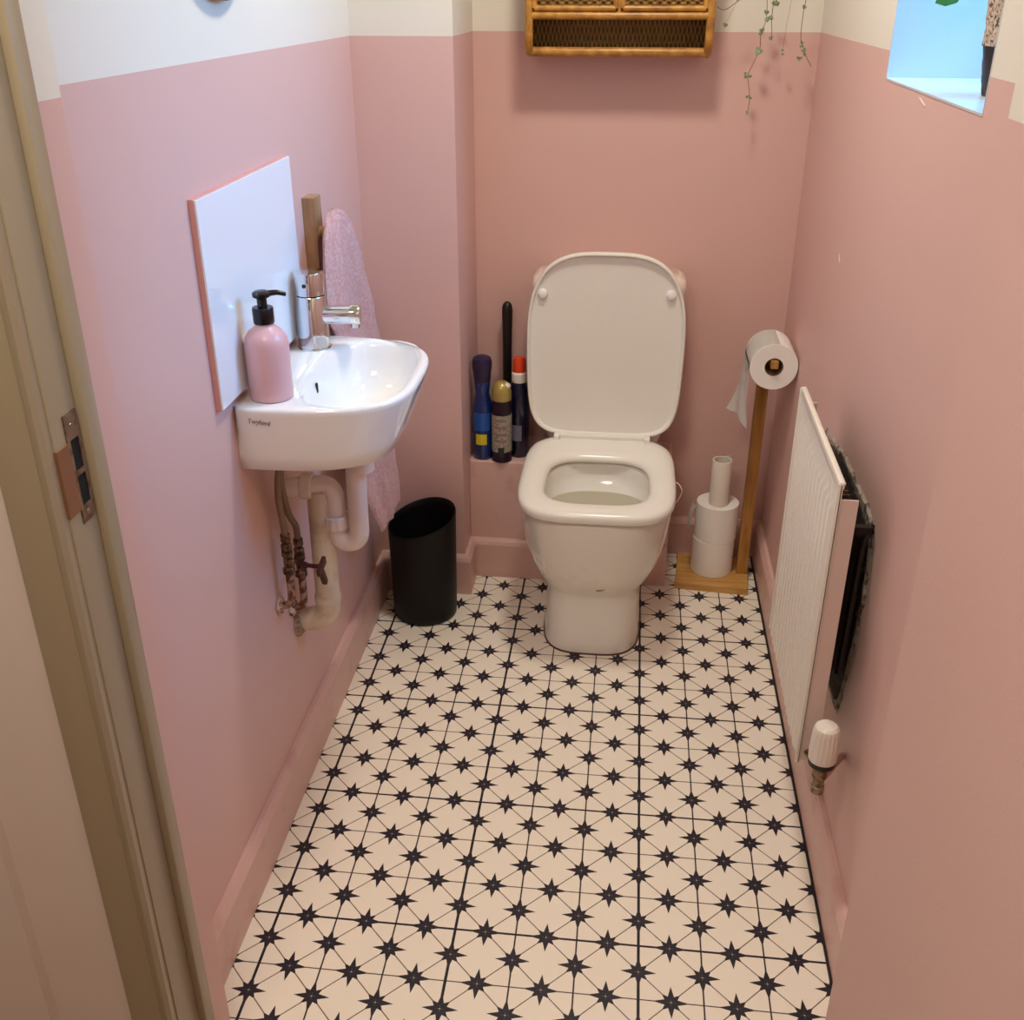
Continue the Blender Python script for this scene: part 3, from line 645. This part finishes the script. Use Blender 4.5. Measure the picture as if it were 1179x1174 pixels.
def toilet_roll(c, axis, R, r, L, label, group=None):
    bm = bmesh.new(); lathe(bm, c, [(r, 0.0006), (R-0.001, 0.0), (R, 0.0012), (R, L-0.0012), (R-0.001, L), (r, L-0.0006)], 64, axis, cap=False)
    ax = Vector(axis).normalized(); a, b = frame_of(ax); c = Vector(c)
    o = obj('toilet_roll', bm, M_paper, None, 35, loc=c); tag(o, label, 'toilet roll', group)
    bm = bmesh.new(); lathe(bm, c, [(r, 0.0), (r, L), (r-0.0008, L), (r-0.0008, 0)], 32, axis, cap=False)
    bm2 = bmesh.new(); rings = [[c+ax*h+(a*math.cos(2*PI*i/32)+b*math.sin(2*PI*i/32))*rr for i in range(32)] for rr, h in ((r+0.0002, 0), (r+0.0002, L), (r-0.0008, L), (r-0.0008, 0))]
    bm.free(); loft(bm2, rings, wrap=True); obj('core', bm2, M_card, o)
    return o
RC = Vector((0.2835, 1.146, 0.6795))
hr = toilet_roll(RC, (0, 1, 0), 0.0572, 0.0220, 0.120, 'started toilet roll with a hanging sheet on the stand arm')
# hanging sheet
pts = []
for k in range(14):
    a = math.radians(80+k*8); pts.append((RC.x+0.0578*math.cos(a), RC.z+0.0578*math.sin(a)))
for k in range(1, 12):
    pts.append((RC.x-0.0578-0.0004*k, RC.z-0.0140*k-0.002))
bm = bmesh.new(); V = []; ny = 9
for i, (x, z) in enumerate(pts):
    row = []; h = max(0, i-13)/11
    for j in range(ny):
        s = j/(ny-1); y = 1.147+0.118*s
        fl = h*h*0.028
        xx = x-(s**1.3)*fl*0.9+0.010*h*(1-s)+0.0035*h*math.sin(s*9+i*0.6); yy = y+(s-0.5)*0.0*h
        zz = z+0.0*s-h*0.012*math.cos(s*PI*2)*0.5+h*0.010*(s-0.3)
        row.append(Vector((xx, yy, zz)))
    V.append(row)
vt = [[bm.verts.new(p) for p in r] for r in V]
for a, b in zip(vt, vt[1:]):
    for j in range(ny-1): bm.faces.new((a[j], a[j+1], b[j+1], b[j]))
bmesh.ops.solidify(bm, geom=bm.faces[:], thickness=0.0006)
obj('hanging_sheet', bm, M_paper, hr, 60)
SC = Vector((0.1985, 1.312, 0.0215))
toilet_roll(SC, (0, 0, 1), 0.0575, 0.020, 0.106, 'spare toilet roll, the lower one of two stacked on the stand base', 'spare rolls on the stand')
r2 = toilet_roll(SC+Vector((0.002, 0, 0.1065)), (0, 0, 1), 0.0575, 0.020, 0.106, 'spare toilet roll, the upper one of two, with a loose sheet on its side', 'spare rolls on the stand')
bm = bmesh.new(); tail = []
for i in range(10):
    z = 0.232-0.010*i; x0 = 0.1985-0.058-0.006*math.sin(i/9*PI)-0.0012*i
    tail.append([bm.verts.new(Vector((x0-0.006*math.sin(s/6*PI), 1.285+0.010*s/6*4, z-0.004*math.sin(s)))) for s in range(7)])
for a, b in zip(tail, tail[1:]):
    for j in range(6): bm.faces.new((a[j], a[j+1], b[j+1], b[j]))
bmesh.ops.solidify(bm, geom=bm.faces[:], thickness=0.0006); obj('loose_sheet', bm, M_paper, r2, 60)
# nearly empty tube on top
bm = bmesh.new(); TC = Vector((0.2005, 1.300, 0.2345))
R = [[TC+Vector((r*math.cos(2*PI*i/40), r*math.sin(2*PI*i/40), h)) for i in range(40)] for r, h in ((0.0255, 0), (0.0265, 0.001), (0.0265, 0.128), (0.0258, 0.129), (0.0215, 0.129), (0.0212, 0.0))]
loft(bm, R, wrap=True); tb = obj('cardboard_tube', bm, mat('pale_tube', '#e4d8ca', 0.8), None, 40); tag(tb, 'nearly empty pale toilet roll tube standing on the stacked spare rolls', 'roll tube')
bm = bmesh.new(); pp = [[TC+Vector((rr*math.cos(math.radians(a)), rr*math.sin(math.radians(a)), 0.125+(h*0.018*max(0, (90-a)/85)))) for a in range(10, 125, 8)] for rr, h in ((0.0270, 0), (0.0274, 1))]
loft(bm, pp, closed=False, cap0=False, cap1=False); bmesh.ops.solidify(bm, geom=bm.faces[:], thickness=0.0005); obj('tissue_scrap', bm, M_paper, tb, 60)

# ------------------------------------------------------------------ radiator
M_rad = mat('radiator_enamel', '#ece4d8', 0.3)
rad = empty('radiator', (0.29, 0.39, 0.293), 'white panel radiator mounted low on the right wall', 'radiator')
RX, RY0, RY1, RZ0, RZ1 = 0.254, 0.173, 0.600, 0.288, 0.828
# fluted front panel
bm = bmesh.new(); ys = []; n = 13; pitch = (RY1-RY0-0.05)/n
prof = [(RY0, 0.0), (RY0+0.020, 0.0)]
for k in range(n):
    y = RY0+0.025+k*pitch
    prof += [(y, 0.0), (y+pitch*0.18, 0.0065), (y+pitch*0.58, 0.0065), (y+pitch*0.76, 0.0)]
prof += [(RY1-0.020, 0.0), (RY1, 0.0)]
zs = [(RZ0, 0, 0), (RZ0+0.004, 0, -0.0), (RZ0+0.012, 1, 0), (RZ0+0.022, 1, 0), (RZ1-0.06, 1, 0), (RZ1-0.045, 0, 0), (RZ1-0.006, 0, 0), (RZ1, 0, 0.004)]
front = [[Vector((RX+0.0065-off*k+e, y, z)) for y, off in prof] for z, k, e in zs]
vt = [[bm.verts.new(p) for p in r] for r in front]
for a, b in zip(vt, vt[1:]):
    for j in range(len(prof)-1): bm.faces.new((a[j], a[j+1], b[j+1], b[j]))
bmesh.ops.recalc_face_normals(bm, faces=bm.faces)
if sum(f.normal.x for f in bm.faces) > 0: bmesh.ops.reverse_faces(bm, faces=bm.faces)
bmesh.ops.solidify(bm, geom=bm.faces[:], thickness=0.003)
box(bm, RX+0.003, RX+0.012, RY0+0.001, RY1-0.001, RZ1-0.012, RZ1, bev=0.002)
box(bm, RX+0.0015, RX+0.009, RY0, RY0+0.004, RZ0, RZ1-0.002, bev=0.001); box(bm, RX+0.0015, RX+0.009, RY1-0.004, RY1, RZ0, RZ1-0.002, bev=0.001)
obj('front_panel', bm, M_rad, rad, 30)
for yy, nm in ((RY0+0.003, 'side_cover'), (RY1-0.006, 'side_cover')):
    bm = bmesh.new(); box(bm, RX+0.010, RX+0.037, yy, yy+0.003, RZ0+0.004, RZ1-0.030, bev=0.001); obj(nm, bm, mat('side_cover_enamel', '#dfc8bf', 0.3), rad, 0)
bm = bmesh.new()
for k in range(24):
    y = RY0+0.02+k*(RY1-RY0-0.04)/23; box(bm, RX+0.012, RX+0.034, y, y+0.002, RZ0+0.03, RZ1-0.045)
box(bm, RX+0.012, RX+0.015, RY0+0.01, RY1-0.01, RZ0+0.03, RZ1-0.045)
fn = obj('convector_fins', bm, mat('dusty_fins', '#6e5a4c', 0.7, var=('#3a2c24', 90, 0.45, 0.6)), rad, 0)
bm = bmesh.new(); box(bm, RX+0.034, XR-0.0055, 0.270, 0.285, 0.42, 0.69); box(bm, RX+0.012, XR-0.0055, 0.247, 0.260, 0.70, 0.716)
obj('wall_bracket', bm, mat('dark_bracket', '#2b221f', 0.5, 0.4), rad, 0)
bm = bmesh.new(); tube(bm, [(0.318, 0.234, 0.44), (0.320, 0.236, 0.55), (0.323, 0.240, 0.67), (0.330, 0.25, 0.70), (0.338, 0.262, 0.715)], 0.006, 10); obj('hidden_pipe', bm, mat('black_pipe', '#16110f', 0.35), rad)
# thermostatic valve
tv = Vector((0.287, 0.120, 0.0))
M_trv = mat('valve_cap_white', '#ebe2d6', 0.35)
bm = bmesh.new(); lathe(bm, tv+Vector((0, 0, 0.272)), [(0.0085, 0), (0.0115, 0.002), (0.0115, 0.014), (0.009, 0.016), (0.010, 0.030), (0.0125, 0.034), (0.0125, 0.046), (0.011, 0.062)], 12)
tube(bm, [tv+Vector((0, 0, 0.303)), tv+Vector((0, 0.03, 0.308)), Vector((RX+0.02, RY0+0.012, 0.310))], 0.0085, 12)
vb = obj('thermostatic_valve', bm, mat('tarnished_brass', '#9a8468', 0.4, 0.6, var=('#5f4a38', 90, 0.45, 0.6)), rad, 25)
ORG[vb.name] = ORG[rad.name]
bm = bmesh.new(); lathe(bm, tv+Vector((0, 0, 0.331)), [(0.018, 0), (0.0225, 0.003), (0.0232, 0.010), (0.0222, 0.014)], 32); obj('black_ring', bm, mat('black_ring', '#1a1512', 0.4), vb)
bm = bmesh.new(); N = 72; R = []
for h, r, rb in ((0.344, .0228, 0), (0.350, .0235, 0), (0.366, .0238, 1), (0.395, .0225, 1), (0.404, .0215, 1), (0.410, .0195, 0), (0.414, .015, 0), (0.415, .005, 0)):
    R.append([tv+Vector(((r-0.0012*rb*(i % 4 < 2))*math.cos(2*PI*i/N), (r-0.0012*rb*(i % 4 < 2))*math.sin(2*PI*i/N), h)) for i in range(N)])
loft(bm, R); obj('valve_head', bm, M_trv, vb, 30)
bm = bmesh.new(); tube(bm, [tv+Vector((0, 0, 0.290)), tv+Vector((0.008, 0.012, 0.290)), Vector((XR-0.001, 0.200, 0.290))], 0.0060, 12, True, 5); obj('pipe_tail', bm, M_pink, vb)

# ------------------------------------------------------------------ rattan wall cabinet
CX0, CX1, CY0, CZ0, CZ1 = -0.340, 0.088, 1.318, 1.352, 1.80
cab = empty('rattan_cabinet', ((CX0+CX1)/2, YB, CZ0), 'golden rattan wall cabinet with woven doors above an open woven shelf', 'cabinet')
for sx in (CX0+0.009, CX1-0.009):
    bm = bmesh.new(); tube(bm, [(sx, CY0, CZ1), (sx, CY0, 1.60), (sx, CY0, 1.42), (sx, CY0, 1.395), (sx, CY0+0.008, 1.372), (sx, CY0+0.026, 1.360), (sx, CY0+0.05, 1.359), (sx, YB-0.008, 1.359)], 0.0095, 14, True, 5)
    obj('side_post', bm, M_cane, cab)
    bm = bmesh.new(); box(bm, sx-0.003, sx+0.003, CY0+0.012, YB-0.004, CZ0+0.015, CZ1); obj('side_panel', bm, M_weave_s, cab, 0)
def cane(pts, r, nm): 
    bm = bmesh.new(); tube(bm, pts, r, 12, False); return obj(nm, bm, M_cane, cab)
cane([(CX0+0.012, CY0+0.020, 1.362), (CX1-0.012, CY0+0.020, 1.362)], 0.0105, 'bottom_rail')
cane([(CX0+0.012, CY0, 1.4385), (CX1-0.012, CY0, 1.4385)], 0.0085, 'shelf_rail')
cane([((CX0+CX1)/2, CY0-0.001, 1.440), ((CX0+CX1)/2, CY0-0.001, CZ1)], 0.005, 'centre_post')
cane([(CX0+0.012, CY0, CZ1-0.008), (CX1-0.012, CY0, CZ1-0.008)], 0.0085, 'top_rail')
bm = bmesh.new(); box(bm, CX0+0.012, CX1-0.012, YB-0.010, YB-0.002, CZ0, CZ1); obj('back_panel', bm, M_weave_b, cab, 0)
bm = bmesh.new(); box(bm, CX0+0.012, CX1-0.012, CY0+0.02, YB-0.008, 1.352, 1.359); obj('bottom_panel', bm, M_weave_s, cab, 0)
bm = bmesh.new(); box(bm, CX0+0.012, CX1-0.012, CY0+0.012, YB-0.008, 1.432, 1.438); obj('shelf', bm, M_weave_s, cab, 0)
bm = bmesh.new(); box(bm, CX0+0.004, CX1-0.004, CY0+0.004, YB-0.004, CZ1-0.008, CZ1); obj('top_panel', bm, M_weave_s, cab, 0)
mid = (CX0+CX1)/2
for xa, xb in ((CX0+0.021, mid-0.008), (mid+0.008, CX1-0.021)):
    za, zb = 1.4535, CZ1-0.025
    bm = bmesh.new()
    tube(bm, [(xa, CY0-0.003, za), (xb, CY0-0.003, za)], 0.0065, 12, False); tube(bm, [(xa, CY0-0.003, zb), (xb, CY0-0.003, zb)], 0.0065, 12, False)
    tube(bm, [(xa, CY0-0.003, za), (xa, CY0-0.003, zb)], 0.0065, 12, False); tube(bm, [(xb, CY0-0.003, za), (xb, CY0-0.003, zb)], 0.0065, 12, False)
    dr = obj('door', bm, M_cane, cab)
    bm = bmesh.new(); nx, nz = 60, 90; grid = []
    for iz in range(nz+1):
        z = za+(zb-za)*iz/nz
        row = []
        for ix in range(nx+1):
            x = xa+(xb-xa)*ix/nx
            d = 0.0022*math.sin(x*300+(PI if int(z*480/PI) % 2 else 0))*abs(math.sin(z*480))
            row.append(bm.verts.new((x, CY0-0.001-d, z)))
        grid.append(row)
    for a, b in zip(grid, grid[1:]):
        for j in range(nx): bm.faces.new((a[j], a[j+1], b[j+1], b[j]))
    bmesh.ops.solidify(bm, geom=bm.faces[:], thickness=-0.003); obj('woven_panel', bm, M_weave, dr, 60)
    kx = xb-0.010 if xa < mid-0.05 else xa+0.010
    bm = bmesh.new(); lathe(bm, (kx, CY0-0.008, 1.62), [(0.004, 0), (0.007, 0.006), (0.007, 0.012), (0.001, 0.015)], 16, (0, -1, 0)); obj('knob', bm, M_cane, dr)

# ------------------------------------------------------------------ trailing plant hanging in the right-hand back corner
hp = empty('trailing_plant', (0.235, 1.355, 1.62), 'string-of-hearts plant trailing thin vines down the back wall beside the cabinet', 'plant')
PC = Vector((0.235, 1.355, 1.62))
bm = bmesh.new(); lathe(bm, PC, [(0.038, 0), (0.045, 0.005), (0.058, 0.085), (0.055, 0.087), (0.052, 0.075), (0.02, 0.072)], 36); obj('pot', bm, mat('terracotta', '#b9754f', 0.7), hp)
bm = bmesh.new()
for k in range(3):
    a = 2*PI*k/3; tube(bm, [PC+Vector((0.056*math.cos(a), 0.056*math.sin(a), 0.085)), PC+Vector((0, 0, 0.33))], 0.0012, 6, False)
tube(bm, [PC+Vector((0, 0, 0.33)), (PC.x, PC.y, ZC)], 0.0015, 6, False); obj('hanger', bm, mat('jute', '#b79a6a', 0.9), hp)
M_vine = mat('vine_stem', '#6a4a3a', 0.6); M_leaf = mat('heart_leaf', '#5d6a3c', 0.5, var=('#93a07a', 200, 0.45, 0.6))
def leaf_mesh(bm, c, size, nrm, up):
    c = Vector(c); n_ = Vector(nrm).normalized(); u = Vector(up); u = (u-n_*u.dot(n_)).normalized(); w = n_.cross(u)
    outl = []
    for i in range(16):
        t = 2*PI*i/16
        hx = 16*math.sin(t)**3/17; hz = (13*math.cos(t)-5*math.cos(2*t)-2*math.cos(3*t)-math.cos(4*t))/17
        outl.append(c+w*hx*size*0.5-u*(-hz)*size*0.5*-1*-1)
    a = [bm.verts.new(p+n_*0.0006) for p in outl]; b = [bm.verts.new(p-n_*0.0006) for p in outl]
    bm.faces.new(a); bm.faces.new(list(reversed(b)))
    for i in range(16): bm.faces.new((a[i], b[i], b[(i+1) % 16], a[(i+1) % 16]))
strands = [
 ([(0.245, 1.355, 1.70), (0.222, 1.30, 1.70), (0.206, 1.33, 1.60), (0.204, 1.36, 1.50), (0.205, 1.37, 1.47), (0.207, 1.37, 1.431), (0.198, 1.37, 1.398), (0.199, 1.37, 1.371), (0.187, 1.37, 1.337), (0.179, 1.37, 1.317), (0.178, 1.37, 1.306), (0.187, 1.37, 1.263), (0.184, 1.37, 1.226)],
  [((0.206, 1.368, 1.445), .013), ((0.209, 1.366, 1.430), .013), ((0.214, 1.366, 1.434), .012), ((0.200, 1.366, 1.408), .014), ((0.198, 1.368, 1.401), .011), ((0.196, 1.366, 1.364), .021), ((0.174, 1.366, 1.312), .017), ((0.183, 1.368, 1.310), .009), ((0.181, 1.366, 1.266), .010), ((0.188, 1.366, 1.263), .008), ((0.183, 1.367, 1.232), .008)]),
 ([(0.24, 1.355, 1.70), (0.225, 1.29, 1.68), (0.219, 1.34, 1.56), (0.220, 1.37, 1.479), (0.219, 1.37, 1.431), (0.222, 1.37, 1.408), (0.222, 1.37, 1.392)],
  [((0.222, 1.366, 1.464), .015), ((0.228, 1.367, 1.462), .012), ((0.218, 1.367, 1.432), .010), ((0.221, 1.366, 1.392), .012)]),
 ([(0.25, 1.36, 1.70), (0.296, 1.34, 1.69), (0.292, 1.345, 1.58), (0.289, 1.36, 1.47), (0.287, 1.36, 1.453), (0.287, 1.36, 1.396), (0.296, 1.36, 1.372), (0.302, 1.36, 1.357), (0.318, 1.36, 1.333)],
  [((0.287, 1.357, 1.456), .011), ((0.291, 1.357, 1.383), .010), ((0.289, 1.357, 1.375), .009), ((0.297, 1.356, 1.366), .014), ((0.289, 1.356, 1.350), .014), ((0.300, 1.357, 1.358), .009)]),
 ([(0.23, 1.355, 1.70), (0.19, 1.31, 1.69), (0.165, 1.32, 1.56), (0.150, 1.33, 1.485), (0.128, 1.33, 1.462), (0.110, 1.33, 1.451), (0.098, 1.33, 1.453), (0.092, 1.33, 1.458)],
  [((0.143, 1.328, 1.474), .011), ((0.136, 1.328, 1.470), .009)]),
 ([(0.235, 1.35, 1.70), (0.205, 1.295, 1.68), (0.160, 1.35, 1.52), (0.130, 1.372, 1.45), (0.116, 1.375, 1.418)], [((0.116, 1.371, 1.418), .012)]),
 ([(0.245, 1.355, 1.70), (0.262, 1.295, 1.68), (0.258, 1.35, 1.50), (0.255, 1.375, 1.42), (0.251, 1.375, 1.362)], [((0.251, 1.371, 1.366), .008), ((0.252, 1.371, 1.358), .008)]),
]
for k, (pts, leaves) in enumerate(strands):
    bm = bmesh.new(); tube(bm, pts, 0.0008 if k < 4 else 0.0003, 6, True, 4); v = obj('vine', bm, M_vine, hp)
    bm = bmesh.new()
    for c, s in leaves: leaf_mesh(bm, c, s, (random.uniform(-.5, .5), -1, random.uniform(0, .5)), (random.uniform(-.6, .6), 0, 1))
    obj('leaves', bm, M_leaf, v, 0)

# ------------------------------------------------------------------ potted plant on the window sill
SZ = WZ0+0.0015; PP = Vector((0.463, 0.345, SZ))
sp2 = empty('potted_plant', PP, 'green leafy plant in a black and speckled pot on the window sill', 'plant')
def rough_pot(prof, n, amp, sc):
    bm = bmesh.new(); R = []
    for r, h in prof: R.append([PP+Vector(((r+amp*noise.noise(Vector((math.cos(2*PI*i/n)*sc, math.sin(2*PI*i/n)*sc, h*90))))*math.cos(2*PI*i/n), (r+amp*noise.noise(Vector((math.cos(2*PI*i/n)*sc, math.sin(2*PI*i/n)*sc, h*90))))*math.sin(2*PI*i/n), h)) for i in range(n)])
    return loft(bm, R)
bm = rough_pot([(0.054, 0)]+[(0.0555+0.0010*k, 0.004+k*0.0075) for k in range(9)]+[(0.05, 0.067)], 60, 0.0022, 7); obj('pot', bm, mat('black_pot', '#14161c', 0.5), sp2, 40)
bm = rough_pot([(0.060, 0.0635)]+[(0.0640+0.0006*k, 0.065+k*0.008) for k in range(9)]+[(0.06, 0.134)], 60, 0.0040, 9)
obj('speckled_collar', bm, mat('speckled_beige', '#c9b096', 0.8, bump=(150, 1, 0.006), var=('#5a4638', 190, 0.52, 0.60)), sp2, 60)
M_green = mat('fresh_green_leaf', '#5f9a2c', 0.4)
def blade(p0, p1, p2, w, nm='leaf', te=0.94):
    bm = bmesh.new(); A, B_, D = Vector(p0), Vector(p1), Vector(p2); rows_ = []
    for i in range(15):
        t = i/14; p = A*(1-t)**2+B_*2*t*(1-t)+D*t*t; tg = ((B_-A)*(1-t)+(D-B_)*t).normalized(); s = tg.cross(Vector((0, 0, 1)))
        s = s.normalized() if s.length > 1e-3 else Vector((1, 0, 0)); ww = w*math.sin(PI*min(1, 0.06+t*te))**0.7
        rows_.append([bm.verts.new(p+s*ww), bm.verts.new(p-Vector((0, 0, 1))*ww*0.25), bm.verts.new(p-s*ww)])
    for a, b in zip(rows_, rows_[1:]):
        for j in range(2): bm.faces.new((a[j], a[j+1], b[j+1], b[j]))
    bmesh.ops.solidify(bm, geom=bm.faces[:], thickness=0.0008); return obj(nm, bm, M_green, sp2, 60)
top = PP+Vector((0, 0, 0.125))
blade(top, top+Vector((-0.02, 0.12, 0.17)), (0.404, 0.610, 1.474), 0.034, te=0.80)
blade(top, top+Vector((-0.03, 0.02, 0.05)), top+Vector((-0.058, 0.035, 0.012)), 0.014)
blade(top, top+Vector((-0.03, -0.01, 0.05)), top+Vector((-0.07, 0.012, 0.006)), 0.015)
for k in range(7):
    a = 0.6+k*0.9; blade(top, top+Vector((0.03*math.cos(a), 0.03*math.sin(a), 0.16)), top+Vector((0.075*math.cos(a), 0.10*math.sin(a), 0.20+0.02*(k % 3))), 0.013)

# round mirror above the basin; only the lowest edge of its rim reaches the photo
MC = Vector((XL, 0.375, 1.628))
mi = empty('round_mirror', MC, 'round wall mirror high on the white upper left wall, only its lower rim visible', 'mirror')
bm = bmesh.new(); lathe(bm, MC, [(0.140, 0.0), (0.148, 0.004), (0.149, 0.016), (0.146, 0.020), (0.141, 0.020), (0.139, 0.017)], 96, (1, 0, 0)); obj('frame', bm, mat('dark_metal', '#3a3c40', 0.35, 0.7), mi)
bm = bmesh.new(); lathe(bm, MC+Vector((0.012, 0, 0)), [(0.1405, 0), (0.1405, 0.006)], 96, (1, 0, 0)); obj('mirror_glass', bm, mat('silvered_glass', '#e8ecee', 0.02, 1.0), mi)

# ceiling light above the room
cl_ = empty('ceiling_light', (-0.10, 0.62, ZC), 'small round ceiling light in the middle of the ceiling', 'ceiling light')
bm = bmesh.new(); lathe(bm, (-0.10, 0.62, ZC), [(0.10, 0), (0.10, -0.015), (0.09, -0.03), (0.085, -0.055), (0.075, -0.055), (0.075, -0.02)], 40); obj('housing', bm, M_white, cl_)
